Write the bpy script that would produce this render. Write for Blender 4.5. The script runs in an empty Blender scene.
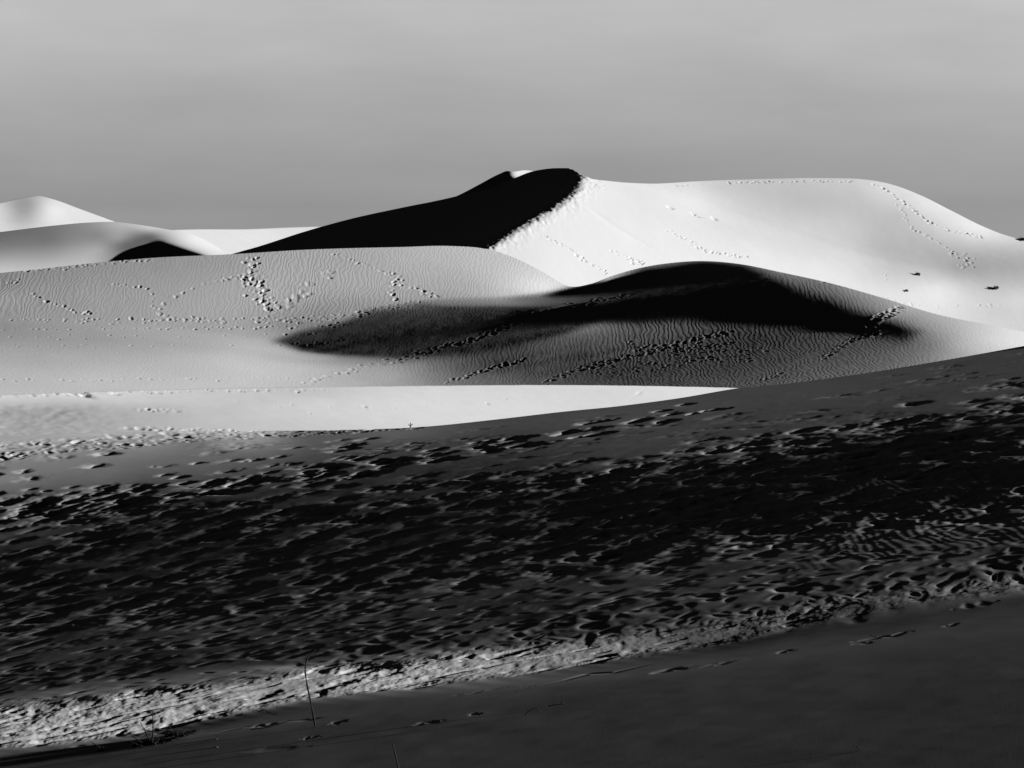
import bpy, math
import numpy as np

# ------------------------------------------------------------------ frame and sun
K = 0.2 / 512.0            # slope per pixel of the telephoto lens
V0 = 236.0                 # row of the eye level
SUN_POWER = 4.8
EYE = 14.0                 # height of the camera above the desert floor
TE = 0.154                 # tangent of the sun's height
SUN_E = math.atan(TE)
CS, SN = math.cos(SUN_E), math.sin(SUN_E)
AMB, AGAIN = 0.004, 1.60   # sky fill and sun gain, as display-linear grey
scene = bpy.context.scene
COL = scene.collection
rng = np.random.default_rng(11)

def lin(g):
    g = np.asarray(g, float) / 255.0
    return np.where(g <= 0.04045, g / 12.92, ((g + 0.055) / 1.055) ** 2.4)

def smooth(x):
    x = np.clip(x, 0, 1)
    return x * x * (3 - 2 * x)

def line_v(pts, u):
    """smooth line through (u, v) points"""
    p = np.array(pts, float)
    x, y = p[:, 0], p[:, 1]
    d = np.gradient(y, x)
    i = np.clip(np.searchsorted(x, u) - 1, 0, len(x) - 2)
    h = x[i + 1] - x[i]
    t = np.clip((u - x[i]) / h, 0, 1)
    h00 = 2*t**3 - 3*t**2 + 1; h10 = t**3 - 2*t**2 + t; h01 = -2*t**3 + 3*t**2; h11 = t**3 - t**2
    return h00*y[i] + h10*h*d[i] + h01*y[i+1] + h11*h*d[i+1]

def poly_sd(poly, U, V, vs=1.0):
    """signed distance in pixels to a polygon, positive inside; vs stretches rows"""
    P = np.array(poly, float); P[:, 1] *= vs
    V = V * vs
    best = np.full(U.shape, 1e9); inside = np.zeros(U.shape, bool)
    for a, b in zip(P, np.roll(P, -1, 0)):
        d = b - a; L = max((d**2).sum(), 1e-9)
        t = np.clip(((U - a[0])*d[0] + (V - a[1])*d[1]) / L, 0, 1)
        best = np.minimum(best, (U - a[0] - t*d[0])**2 + (V - a[1] - t*d[1])**2)
        c = (a[1] > V) != (b[1] > V)
        with np.errstate(divide='ignore', invalid='ignore'):
            xi = a[0] + (V - a[1]) * d[0] / (d[1] if d[1] else 1e-9)
        inside ^= c & (U < xi)
    s = np.sqrt(best)
    return np.where(inside, s, -s)

def shepard(pts, U, V, aspect=2.0, soft=12.0):
    """smooth tone surface through (u, v, grey) readings, as linear light"""
    P = np.array(pts, float); x, y, g = P[:, 0], aspect*P[:, 1], P[:, 2]
    ker = lambda dx, dy: -np.sqrt(dx*dx + dy*dy + soft*soft)
    n = len(x); A = np.zeros((n + 1, n + 1)); A[:n, :n] = ker(x[:, None] - x[None], y[:, None] - y[None]) - 2.0*np.eye(n); A[n, :n] = A[:n, n] = 1
    c = np.linalg.solve(A, np.append(g, 0)); o = np.full(U.shape, c[n])
    for i in range(n): o += c[i]*ker(U - x[i], aspect*V - y[i])
    return lin(np.clip(o, max(g.min() - 8, 2), min(g.max() + 6, 250)))

# ------------------------------------------------------------------ noise
def hash_noise(x, y, seed):
    t = np.random.default_rng(seed).random((256, 256)) * 2 - 1
    xi = np.floor(x).astype(int); yi = np.floor(y).astype(int)
    fx = smooth(x - xi); fy = smooth(y - yi)
    g = lambda i, j: t[(yi + j) & 255, (xi + i) & 255]
    return (g(0,0)*(1-fx) + g(1,0)*fx)*(1-fy) + (g(0,1)*(1-fx) + g(1,1)*fx)*fy

def fbm(x, y, seed, octaves=4, gain=0.5):
    s = 0; a = 1; n = 0
    for k in range(octaves):
        s = s + a*hash_noise(x*2**k + 17.3*k, y*2**k - 9.1*k, seed + k); n += a; a *= gain
    return s / n

# ------------------------------------------------------------------ relief solver
SMX = 0.0003
def solve_relief(u0, u1, v0, v1, du, dv, mask, target, wb0, w_start, smu=1.0, smv=1.0, prior=0.02, iters=9, cg=90, gain=12.0, wts=None):
    """Finds the log distance w of a dune surface whose slope towards the sun gives the wanted tone.
    I = (c*w_a + s*w_b)/|...| ; least squares with a smoothness term and a prior on steepness."""
    U = np.arange(u0, u1 + du/2, du); V = np.arange(v1, v0 - dv/2, -dv)      # rows run from the foot up
    UU, VV = np.meshgrid(U, V)
    ha, hb = du*K, dv*K
    a = (0.5*(UU[:-1, :-1] + UU[1:, 1:]) - 512)*K
    b = (V0 - 0.5*(VV[:-1, :-1] + VV[1:, 1:]))*K
    uc = 0.5*(UU[:-1, :-1] + UU[1:, 1:]); vc = 0.5*(VV[:-1, :-1] + VV[1:, 1:])
    M = mask(uc, vc).astype(float) * (1 if wts is None else wts(uc, vc))
    T = target(uc, vc)
    WB = wb0(uc, vc)
    w = w_start + np.concatenate([np.zeros((1, UU.shape[1])), np.cumsum(np.repeat(WB[:, :1].mean(1, keepdims=True), UU.shape[1], 1)*hb, 0)])
    ga = lambda x: (x[:-1, 1:] - x[:-1, :-1] + x[1:, 1:] - x[1:, :-1])/(2*ha)
    gb = lambda x: (x[1:, :-1] - x[:-1, :-1] + x[1:, 1:] - x[:-1, 1:])/(2*hb)
    def gat(r):
        o = np.zeros(UU.shape); r = r/(2*ha)
        o[:-1, 1:] += r; o[:-1, :-1] -= r; o[1:, 1:] += r; o[1:, :-1] -= r
        return o
    def gbt(r):
        o = np.zeros(UU.shape); r = r/(2*hb)
        o[1:, :-1] += r; o[:-1, :-1] -= r; o[1:, 1:] += r; o[:-1, 1:] -= r
        return o
    cu, cv, cx = smu/(du*K)**2*0.002, smv/(dv*K)**2*0.0006, SMX/(du*K)/(dv*K)
    def reg(x):
        o = np.zeros_like(x)
        d = (x[:, 2:] - 2*x[:, 1:-1] + x[:, :-2])*cu*cu
        o[:, 2:] += d; o[:, 1:-1] -= 2*d; o[:, :-2] += d
        d = (x[2:] - 2*x[1:-1] + x[:-2])*cv*cv
        o[2:] += d; o[1:-1] -= 2*d; o[:-2] += d
        d = (x[1:, 1:] - x[1:, :-1] - x[:-1, 1:] + x[:-1, :-1])*cx*cx
        o[1:, 1:] += d; o[1:, :-1] -= d; o[:-1, 1:] -= d; o[:-1, :-1] += d
        return o
    PB = prior*gain/WB
    nr, nc = UU.shape
    ky = 2 - 2*np.cos(math.pi*np.arange(nr)/nr)[:, None]; kx = 2 - 2*np.cos(math.pi*np.arange(nc)/nc)[None]
    def spectral(x, den):      # cosine-transform preconditioner
        m = np.concatenate([x, x[::-1]], 0); m = np.concatenate([m, m[:, ::-1]], 1)
        F = np.fft.rfft2(m)
        dy = den[np.minimum(np.arange(2*nr), 2*nr - np.arange(2*nr)).clip(0, nr-1)][:, np.arange(nc + 1).clip(0, nc-1)]
        return np.fft.irfft2(F/dy, s=m.shape)[:nr, :nc]
    for it in range(iters):
        wa, wb = ga(w), gb(w)
        q = 1 + a*wa + b*wb
        N = np.sqrt(wa**2 + q**2 + wb**2)
        D = CS*wa + SN*wb
        I = D/N
        r = M*gain*(I - T)
        Ja = M*gain*(CS/N - D/N**3*(wa + a*q)); Jb = M*gain*(SN/N - D/N**3*(wb + b*q))
        low = 0.25*WB
        hp = np.where(wb < low, gain*0.6/WB, 0.0)
        r2 = PB*(wb - WB); r3 = hp*(wb - low)
        rhs = -(gat(Ja*r) + gbt(Jb*r) + gbt(PB*r2 + hp*r3) + reg(w) + 1e-3*(w - w))
        def A(x):
            xa, xb = ga(x), gb(x); j = Ja*xa + Jb*xb
            return gat(Ja*j) + gbt(Jb*j + PB*PB*xb + hp*hp*xb) + reg(x) + 1e-3*x
        den = (Ja**2).mean()/ha**2*kx + ((Jb + 0)**2 + PB**2 + hp**2).mean()/hb**2*ky + cu*cu*kx**2 + cv*cv*ky**2 + cx*cx*kx*ky + 1e-3
        x = np.zeros_like(w); rr = rhs.copy(); z = spectral(rr, den); p = z.copy(); rs = (rr*z).sum(); r00 = rs
        for _ in range(cg):
            Ap = A(p); al = rs/(p*Ap).sum()
            x += al*p; rr -= al*Ap; z = spectral(rr, den); rn = (rr*z).sum()
            if rn < 1e-6*r00: break
            p = z + rn/rs*p; rs = rn
        w = w + x*(0.7 if it < 3 else 1.0)
    w += w_start - w[:3].mean()
    err = np.sqrt((M*(I - T)**2).sum()/max(M.sum(), 1))
    print('relief rms', round(float(err), 4), 'depth', np.exp(w.min()).round(1), np.exp(w.max()).round(1))
    return dict(w=w, u0=u0, v1=v1, du=du, dv=dv)

def sample(S, U, V):
    w = S['w']; x = (U - S['u0'])/S['du']; y = (S['v1'] - V)/S['dv']
    x = np.clip(x, 0, w.shape[1] - 1.001); y = np.clip(y, 0, w.shape[0] - 1.001)
    xi = np.floor(x).astype(int); yi = np.floor(y).astype(int); fx = x - xi; fy = y - yi
    def cw(t):   # cubic b-spline weights: smooth slopes
        return [(1-t)**3/6, (3*t**3 - 6*t**2 + 4)/6, (-3*t**3 + 3*t**2 + 3*t + 1)/6, t**3/6]
    wx, wy = cw(fx), cw(fy); o = 0
    for j in range(4):
        yy = np.clip(yi + j - 1, 0, w.shape[0] - 1)
        for i in range(4):
            o = o + wy[j]*wx[i]*w[yy, np.clip(xi + i - 1, 0, w.shape[1] - 1)]
    return o

# ------------------------------------------------------------------ sheets of sand
class Sheet:
    """a dune surface between a foot line and a crest line"""
    def __init__(s, S, foot, crest, u0, u1, nu, nv):
        s.S = S
        s.u = np.linspace(u0, u1, nu)
        s.vf = foot(s.u); s.vc = crest(s.u)
        t = np.linspace(0, 1, nv)[:, None]
        s.U = np.repeat(s.u[None], nv, 0)
        s.V = s.vf + (s.vc - s.vf)*t
        s.Y = np.exp(sample(S, s.U, s.V))
        s.X = s.Y*(s.U - 512)*K
        s.Z = s.Y*(V0 - s.V)*K
        s.dZ = np.zeros_like(s.Z)
        s.nu, s.nv = nu, nv
        q = 0.08 if s.Y.min() < 20 else 0.16              # crumbled outlines of the prints
        s.w1 = fbm(s.X/q, s.Y/q, 101, 2); s.w2 = fbm(s.X/q, s.Y/q, 105, 2)
    def at(s, u, v):
        Y = float(np.exp(sample(s.S, np.array([[u]], float), np.array([[v]], float)))[0, 0])
        return Y*(u - 512)*K, Y, Y*(V0 - v)*K
    def pit(s, u, v, L, W, depth, ang, rim=0.3, lop=0.0, hard=2.0):
        """a trodden hollow with a raised rim, sizes in metres"""
        iu = int((u - s.u[0])/(s.u[-1] - s.u[0])*(s.nu - 1))
        if iu < 1 or iu > s.nu - 2: return
        f, c = s.vf[iu], s.vc[iu]
        iv = int((f - v)/(f - c)*(s.nv - 1))
        if iv < 1 or iv > s.nv - 2: return
        x, y = s.X[iv, iu], s.Y[iv, iu]
        px = abs(s.X[iv, iu+1] - s.X[iv, iu-1])/2 + 1e-6
        py = abs(s.Y[iv+1, iu] - s.Y[iv-1, iu])/2 + 1e-6
        R = 3.0*max(L, W)
        nx = int(R/px) + 2; ny = int(R/py) + 2
        a, b = max(0, iu-nx), min(s.nu, iu+nx+1); c0, d0 = max(0, iv-ny), min(s.nv, iv+ny+1)
        dx = s.X[c0:d0, a:b] - x; dy = s.Y[c0:d0, a:b] - y
        ca, sa = math.cos(ang), math.sin(ang)
        p = (dx*ca + dy*sa)/L + 0.7*s.w1[c0:d0, a:b]; q = (-dx*sa + dy*ca)/W + 0.7*s.w2[c0:d0, a:b]
        r2 = p*p + q*q
        g = -np.exp(-r2**(hard*0.5)*1.2) + rim*np.exp(-(np.sqrt(r2) - 1.35)**2*6)*(1 + lop*p)
        keep = 1 - np.exp(-(r2/2.2)**2)                      # a new print wipes out what it treads on
        fade = smooth((2.4 - np.sqrt(r2))/0.8)
        keep = 1 - (1 - keep)*fade
        s.dZ[c0:d0, a:b] = s.dZ[c0:d0, a:b]*keep + depth*g*fade
    def build(s, name, mat, floor=-EYE, back=0.22, front=0.3, attrs=None, pads=(0.35, 0.35), rise=None):
        Z = s.Z + s.dZ
        X, Y = s.X, s.Y
        # back of the dune: rolls over the crest, then falls to the floor
        bx, by, bz = [], [], []
        top = Z[-1]; yt = Y[-1]; xt = X[-1]
        H = np.maximum(top - floor + 0.4, 0.5)
        sl = (Z[-1] - Z[-2])/np.maximum(Y[-1] - Y[-2], 1e-3); sl = np.clip(sl, -0.1, 0.15)
        n = 26
        for i in range(1, n + 1):
            t = i/n
            dist = H/back*1.25*t**1.7
            zz = top + sl*0 - H*(1 - np.cos(min(t**1.25, 1)*math.pi))*0.5
            zl = top + ((V0 - s.vc)*K - 0.004)*dist             # stay under the line of sight
            bx.append(xt*(yt + dist)/yt); by.append(yt + dist); bz.append(np.minimum(zz, zl) if floor > -50 else zz)
        X = np.vstack([X, bx]); Y = np.vstack([Y, by]); Z = np.vstack([Z, bz])
        # foot: runs on below the line where nearer sand covers it
        fx, fy, fz = [], [], []
        H = np.maximum(Z[0] - floor + 0.4, 0.1)
        for i in range(6, 0, -1):
            t = i/6
            fx.append(X[0]); fy.append(Y[0] - H/front*t); fz.append(Z[0] - H*t)
        X = np.vstack([fx, X]); Y = np.vstack([fy, Y]); Z = np.vstack([fz, Z])
        # flanks outside the view
        cl, cr = [], []
        ym = np.median(Y)
        if rise:                                            # the trodden slope runs on beyond the view
            D_ = np.vstack([np.repeat(s.dZ[:1], 6, 0)*0, s.dZ, np.repeat(s.dZ[-1:], n, 0)*0])
            ln = 300
            for i in range(1, ln + 1):
                k = 1 if i < ln else 6
                d = (X[:, i] - X[:, 0])*k
                cl.append((X[:, 0] - d, Y[:, 0], Z[:, 0] - d*rise[0] + D_[:, i] - D_[:, 0]))
                d = (X[:, -1] - X[:, -1 - i])*k
                cr.append((X[:, -1] + d, Y[:, -1], Z[:, -1] + d*rise[1] + D_[:, -1 - i] - D_[:, -1]))
        for i in (() if rise else range(1, 9)):
            o = ym*(i/8)**1.5
            cl.append((X[:, 0] - o*pads[0], Y[:, 0], np.maximum(Z[:, 0] - o*0.035, floor - 0.4)))
            cr.append((X[:, -1] + o*pads[1], Y[:, -1], np.maximum(Z[:, -1] - o*0.077, floor - 0.4)))
        X = np.column_stack([c[0] for c in cl[::-1]] + [X] + [c[0] for c in cr])
        Y = np.column_stack([c[1] for c in cl[::-1]] + [Y] + [c[1] for c in cr])
        Z = np.column_stack([c[2] for c in cl[::-1]] + [Z] + [c[2] for c in cr])
        at = {}
        for k, A in (attrs or {}).items():
            A = np.vstack([np.repeat(A[:1], 6, 0), A, np.repeat(A[-1:], n, 0)])
            at[k] = np.column_stack([A[:, :1]]*8 + [A] + [A[:, -1:]]*8)
        return grid_mesh(name, X, Y, Z + EYE, mat, at)

def grid_mesh(name, X, Y, Z, mat, attrs=None):
    nv, nu = X.shape
    co = np.stack([X, Y, Z], -1).reshape(-1, 3).astype(np.float32)
    idx = np.arange(nv*nu).reshape(nv, nu)
    f = np.stack([idx[:-1, :-1], idx[:-1, 1:], idx[1:, 1:], idx[1:, :-1]], -1).reshape(-1, 4).astype(np.int32)
    me = bpy.data.meshes.new(name)
    me.vertices.add(len(co)); me.vertices.foreach_set('co', co.ravel())
    me.loops.add(f.size); me.loops.foreach_set('vertex_index', f.ravel())
    me.polygons.add(len(f)); me.polygons.foreach_set('loop_start', np.arange(0, f.size, 4, dtype=np.int32))
    me.polygons.foreach_set('use_smooth', np.ones(len(f), bool))
    me.update(calc_edges=True)
    for k, A in (attrs or {}).items():
        at = me.attributes.new(k, 'FLOAT', 'POINT'); at.data.foreach_set('value', A.astype(np.float32).ravel())
    me.materials.append(mat)
    o = bpy.data.objects.new(name, me); COL.objects.link(o)
    return o

def mark(o, label=None, cat=None, kind=None, group=None):
    if label: o['label'] = label
    if cat: o['category'] = cat
    if kind: o['kind'] = kind
    if group: o['group'] = group
    return o

# ------------------------------------------------------------------ materials
def sand_material(name, base=0.40, grain=0.004, grain_scale=30.0, ripple=None, var=0.04):
    m = bpy.data.materials.new(name); m.use_nodes = True
    nt = m.node_tree; N = nt.nodes; L = nt.links
    bs = N['Principled BSDF']; bs.inputs['Roughness'].default_value = 1.0
    bs.inputs['Specular IOR Level'].default_value = 0.0
    tc = N.new('ShaderNodeTexCoord')
    n1 = N.new('ShaderNodeTexNoise'); n1.inputs['Scale'].default_value = grain_scale*0.05; n1.inputs['Detail'].default_value = 5
    L.new(tc.outputs['Object'], n1.inputs['Vector'])
    cr = N.new('ShaderNodeMapRange'); cr.inputs[1].default_value = 0.25; cr.inputs[2].default_value = 0.75
    cr.inputs[3].default_value = base*(1 - var); cr.inputs[4].default_value = base*(1 + var)
    L.new(n1.outputs['Fac'], cr.inputs[0])
    cc = N.new('ShaderNodeCombineColor')
    for i in range(3): L.new(cr.outputs[0], cc.inputs[i])
    L.new(cc.outputs[0], bs.inputs['Base Color'])
    n2 = N.new('ShaderNodeTexNoise'); n2.inputs['Scale'].default_value = grain_scale; n2.inputs['Detail'].default_value = 4
    L.new(tc.outputs['Object'], n2.inputs['Vector'])
    b1 = N.new('ShaderNodeBump'); b1.inputs['Distance'].default_value = grain; b1.inputs['Strength'].default_value = 1
    L.new(n2.outputs['Fac'], b1.inputs['Height'])
    last = b1
    if ripple:
        for (wl, amp, rot, dist, attr) in ripple:
            mp = N.new('ShaderNodeMapping'); mp.inputs['Rotation'].default_value = (0, 0, rot)
            mp.inputs['Scale'].default_value = (1/wl, 0.6/wl, 0.0)
            L.new(tc.outputs['Object'], mp.inputs['Vector'])
            nn = N.new('ShaderNodeTexNoise'); nn.inputs['Scale'].default_value = 0.23; nn.inputs['Detail'].default_value = 3
            nn.inputs['Roughness'].default_value = 0.55
            L.new(mp.outputs[0], nn.inputs['Vector'])
            sx = N.new('ShaderNodeSeparateXYZ'); L.new(mp.outputs[0], sx.inputs[0])
            ma = N.new('ShaderNodeMath'); ma.operation = 'MULTIPLY_ADD'
            L.new(nn.outputs['Fac'], ma.inputs[0]); ma.inputs[1].default_value = dist; L.new(sx.outputs[0], ma.inputs[2])
            mm = N.new('ShaderNodeMath'); mm.operation = 'MULTIPLY'; L.new(ma.outputs[0], mm.inputs[0]); mm.inputs[1].default_value = 2*math.pi
            si = N.new('ShaderNodeMath'); si.operation = 'SINE'; L.new(mm.outputs[0], si.inputs[0])
            at = N.new('ShaderNodeAttribute'); at.attribute_name = attr
            mu = N.new('ShaderNodeMath'); mu.operation = 'MULTIPLY'; L.new(si.outputs[0], mu.inputs[0]); L.new(at.outputs['Fac'], mu.inputs[1])
            bb = N.new('ShaderNodeBump'); bb.inputs['Distance'].default_value = amp; bb.inputs['Strength'].default_value = 1
            L.new(mu.outputs[0], bb.inputs['Height']); L.new(last.outputs[0], bb.inputs['Normal'])
            last = bb
    L.new(last.outputs[0], bs.inputs['Normal'])
    return m

EXEC_LAYERS = True
def polymask(crest, foot, up=3, down=6):
    return lambda U, V: (V > crest(U) - up) & (V < foot(U) + down)
def mk(pts):
    return lambda u: line_v(pts, np.asarray(u, float))
def tone(g):
    return (lin(g) - AMB)/AGAIN

U0, U1 = -120, 1144

# ================================================================== FOREGROUND SLOPE
fg_crest_pts = [(-140,444),(0,437),(60,434),(200,431),(340,430),(420,427),(500,419),(560,412),(620,406),(680,398),(740,388),(800,382),(860,374),(940,361),(1024,346),(1160,322)]
strip_lo_pts = [(-140,768),(0,748),(80,741),(160,728),(240,712),(320,697),(400,688),(480,679),(560,668),(640,656),(720,644),(800,626),(860,613),(940,601),(1024,591),(1160,568)]
strip_up_pts = [(-140,724),(0,708),(80,700),(160,690),(240,682),(320,668),(400,664),(480,652),(560,644),(640,634),(720,624),(800,608),(860,598),(940,588),(1024,578),(1160,560)]
fg_crest = mk(fg_crest_pts); strip_lo = mk(strip_lo_pts); strip_up = mk(strip_up_pts)
fg_foot = lambda u: np.full(np.shape(u), 800.0)
fg_tones = [(-100,446,160),(0,439,162),(0,444,158),(100,435,166),(100,438,160),(200,432,172),(260,431,170),(-100,780,42),(100,770,42),(300,745,44),(600,735,41),(900,700,41),(1100,680,41),(1000,630,47),(850,640,46),(700,670,46),(500,700,44),
  (0,695,28),(200,668,28),(400,642,28),(600,622,30),(800,595,42),(1000,564,44),(0,665,44),(200,635,42),(400,610,42),(600,592,44),(800,572,46),(0,640,34),(200,610,34),(400,590,34),(600,570,36),(800,550,38),(1000,530,40),
  (0,456,128),(0,466,122),(100,449,125),(100,462,112),(200,443,112),(200,455,100),(300,436,98),(300,452,80),(400,435,85),(400,450,60),(500,430,60),(500,445,48),
  (0,480,118),(0,500,80),(100,480,92),(100,500,50),(200,475,78),(200,492,48),(300,470,55),(600,425,62),(700,412,60),(800,397,60),(900,380,58),(1000,364,56),(1100,352,56),
  (700,438,56),(800,418,55),(900,400,55),(1000,385,55),(600,450,55),(450,470,40)]
def fg_target(U, V):
    T = tone(1) * 0 + (shepard(fg_tones, U, V, 2.5) - AMB)/AGAIN
    band = [(-140,550),(0,540),(100,522),(200,506),(300,496),(400,490),(500,480),(600,468),(700,458),(800,442),(900,424),(1024,405),(1160,385),(1160,480),(1024,505),(900,520),(800,535),(700,548),(600,560),(500,570),(400,580),(300,588),(200,596),(100,604),(0,612),(-140,640)]
    k = smooth((poly_sd(band, U, V, 1.0) + 8)/30)
    deep = 0.0035 - 0.004*smooth((U - 350)/350)
    T = T*(1 - k) + deep*k
    lo, up = strip_lo(U), strip_up(U)
    s = smooth((lo - V + 2)/5)*smooth((V - up + 1)/6)
    g = np.interp(U, [-300, 0, 480, 600, 700, 760, 860, 960, 1330], [132, 132, 134, 114, 80, 62, 56, 80, 80])
    T = T*(1 - s) + tone(g)*s
    return T
def fg_wb(U, V):
    b = (V0 - V)*K
    zy = 0.02 + 0*V
    r = 1/(zy - b)
    c = fg_crest(U)
    return np.clip(r, 2, 9) * (1 + 0.5*np.exp(-((V - c)/12.0)**2))
print('foreground')
FG = solve_relief(U0-20, U1+20, 330, 812, 8, 4, lambda U, V: (V > fg_crest(U) - 4), fg_target, fg_wb, math.log(8.0), smu=0.15, smv=0.04, prior=0.01, cg=200)

def mixed_tone(tones, darks, **kw):
    def f(U, V):
        T = (shepard(tones, U, V, **kw) - AMB)/AGAIN
        for poly, val, soft, vs in darks:
            k = smooth((poly_sd(poly, U, V, vs) + soft*0.5)/soft)
            T = T*(1 - k) + val*k
        return T
    return f

# ================================================================== FLAT SAND BEHIND THE SLOPE
flat_crest = mk([(-140,400),(0,395),(120,391),(240,388),(400,386),(560,385),(740,388),(850,392),(1160,400)])
flat_foot = lambda u: fg_crest(u)*0 + np.maximum(fg_crest(u) + 14, flat_crest(u) + 12)
flat_tones = [(0,400,202),(0,412,160),(60,411,160),(120,409,178),(0,426,165),(100,426,165),(200,420,188),(100,398,205),(200,400,200),(300,391,190),(300,405,206),(400,400,212),(500,392,214),(500,408,216),(600,392,214),(700,392,218),(400,420,212),(250,425,195),(800,395,215),(1000,400,215)]
print('flat')
FL = solve_relief(U0-20, U1+20, 378, 452, 8, 2, polymask(flat_crest, flat_foot, 2, 2), mixed_tone(flat_tones, [], aspect=5.0, soft=8), lambda U, V: 9 + 0*U, math.log(62), smu=0.4, smv=0.1, prior=0.04, cg=150)

# ================================================================== MIDDLE DUNE
mid_crest_pts = [(-140,290),(0,273),(40,269),(75,265),(150,258),(235,254),(300,250),(400,247),(450,246),(480,248),(505,254),(530,265),(550,276),(568,286),(590,284),(612,276),(640,268),(670,263),(700,261),(740,264),(780,272),(830,283),(880,297),(940,315),(990,325),(1024,332),(1160,356)]
mid_crest = mk(mid_crest_pts)
mid_foot = lambda u: np.maximum(flat_crest(u), 0) + 10
mid_tones = [(0,285,135),(0,300,150),(0,325,140),(0,350,160),(0,380,182),(100,275,145),(100,300,155),(100,340,155),(100,370,182),(200,265,150),(200,300,165),(200,330,160),(200,370,190),(250,350,186),(270,300,168),(350,265,165),(350,290,165),(330,310,142),(300,325,130),
 (420,260,175),(450,275,175),(420,290,165),(480,285,180),(480,260,188),(520,275,208),(545,288,225),(300,370,188),(400,375,155),(350,366,165),(450,380,112),(500,378,90),(550,380,75),(500,364,62),(450,367,95),(600,365,55),(650,375,60),(700,350,54),(700,380,66),(750,340,50),
 (800,350,62),(800,365,75),(860,350,76),(900,350,92),(930,345,122),(900,333,90),(930,325,150),(960,345,172),(970,330,190),(1000,340,215),(1024,345,225),(1100,360,225),(900,308,160),(850,292,130),(800,280,105),(830,300,75)]
mid_core = [(575,300),(610,281),(640,266),(700,258),(745,262),(775,276),(810,294),(860,311),(900,323),(918,332),(905,341),(870,337),(820,328),(760,321),(700,318),(640,325),(560,322),(500,316)]
mid_left = [(272,341),(300,331),(345,321),(368,310),(420,303),(500,300),(545,294),(566,288),(600,280),(625,300),(600,322),(560,336),(520,346),(470,354),(400,360),(340,358),(300,352)]
print('middle')
MD = solve_relief(U0-20, U1+20, 236, 404, 6, 3, polymask(mid_crest, mid_foot, 3, 2), mixed_tone(mid_tones, [(mid_left, 0.006, 12, 1.6), (mid_core, -0.0065, 22, 1.6)], aspect=2.5, soft=10), lambda U, V: 6 + 0*U, math.log(100), smu=0.25, smv=0.12, prior=0.01, cg=200)

# ================================================================== GREAT DUNE
big_crest_pts = [(-140,330),(100,292),(180,270),(232,254),(260,246),(300,233),(350,219),(400,208),(440,200),(466,194),(490,189),(515,178),(530,172),(545,169),(560,168),(572,169),(580,174),(590,178),(610,181),(650,183.5),(700,181),(760,179),(830,178),(860,179),(890,184),(920,195),(950,210),(980,225),(1005,235),(1024,240),(1160,268)]
big_crest = mk(big_crest_pts)
big_foot = lambda u: np.maximum(mid_crest(u), big_crest(u)) + 12
big_tones = [(600,190,235),(560,240,234),(620,220,236),(650,200,232),(700,200,228),(720,190,207),(760,195,197),(800,200,191),(850,200,193),(880,190,213),(930,205,230),(980,230,232),(900,215,195),(860,230,197),(820,225,206),(760,220,213),(700,230,232),(640,250,236),(800,252,224),(880,250,187),(940,240,193),(1000,250,186),(960,270,169),(1020,265,171),(1020,282,187),(900,266,191),(860,262,213),(940,287,225),(1020,300,213),(1000,310,206),(900,290,225),(820,264,230),(760,255,235),(700,255,236),(560,280,236),(500,262,225),(1010,240,209),(1100,290,191)]
big_dark = [(-140,400),(-140,300),(232,240),(400,190),(520,160),(560,158),(578,166),(583,176),(579,187),(571,196),(558,206),(540,216),(520,228),(503,239),(488,249),(470,262),(440,300)]
print('great')
BG = solve_relief(U0-20, U1+20, 156, 372, 4, 3, lambda U, V: (V > big_crest(U) - 2) & (V < big_foot(U) + 3), mixed_tone(big_tones, [(big_dark, -0.22, 13, 1.0)], aspect=2.0, soft=10), lambda U, V: 3.0 + 0*U, math.log(240), smu=0.12, smv=0.12, prior=0.01, cg=250)

# ================================================================== FAR DUNES
left_crest = mk([(-140,246),(0,232),(50,226),(90,222.5),(115,222),(140,225),(165,229),(190,234),(205,240),(220,249),(232,259),(260,275),(400,300)])
left_foot = lambda u: np.maximum(mid_crest(u), left_crest(u)) + 8
left_tones = [(-60,250,110),(0,240,112),(0,255,150),(0,270,192),(50,240,118),(50,255,158),(60,268,192),(100,235,140),(100,250,162),(90,262,182),(112,262,155),(115,226,170),(120,238,145),(130,232,155),(150,236,118),(150,229,185),(170,234,190),(190,240,226),(215,250,234),(240,254,232),(300,270,230),(125,246,110)]
left_lee = [(112,275),(122,257),(130,250),(140,243),(160,243),(160,275)]
left_dark = [(150,275),(152,243),(160,241),(180,247),(200,253),(216,259),(210,275)]
print('left')
LD = solve_relief(U0-20, 400, 214, 300, 4, 2, lambda U, V: (V > left_crest(U) - 2) & (V < left_foot(U) + 3), mixed_tone(left_tones, [(left_lee, 0.08, 8, 1.3), (left_dark, -0.14, 8, 1.3)], aspect=2.0, soft=6), lambda U, V: 4.0 + 0*U, math.log(330), smu=0.1, smv=0.1, prior=0.01, cg=200)

far_crest = mk([(-140,222),(-40,208),(0,203),(28,197),(38,196),(52,199),(80,209),(110,220),(140,231),(200,250)])
far_foot = lambda u: np.maximum(left_crest(u), far_crest(u)) + 6
far_tones = [(-40,220,215),(0,212,205),(25,208,165),(50,212,222),(90,220,228),(0,228,215),(30,228,200),(60,228,225),(120,230,228)]
print('far')
FD = solve_relief(U0-20, 240, 188, 262, 4, 2, lambda U, V: (V > far_crest(U) - 2) & (V < far_foot(U) + 2), mixed_tone(far_tones, [], aspect=1.0, soft=10), lambda U, V: 4.0 + 0*U, math.log(520), smu=0.2, smv=0.2, prior=0.01, cg=200)

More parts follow.
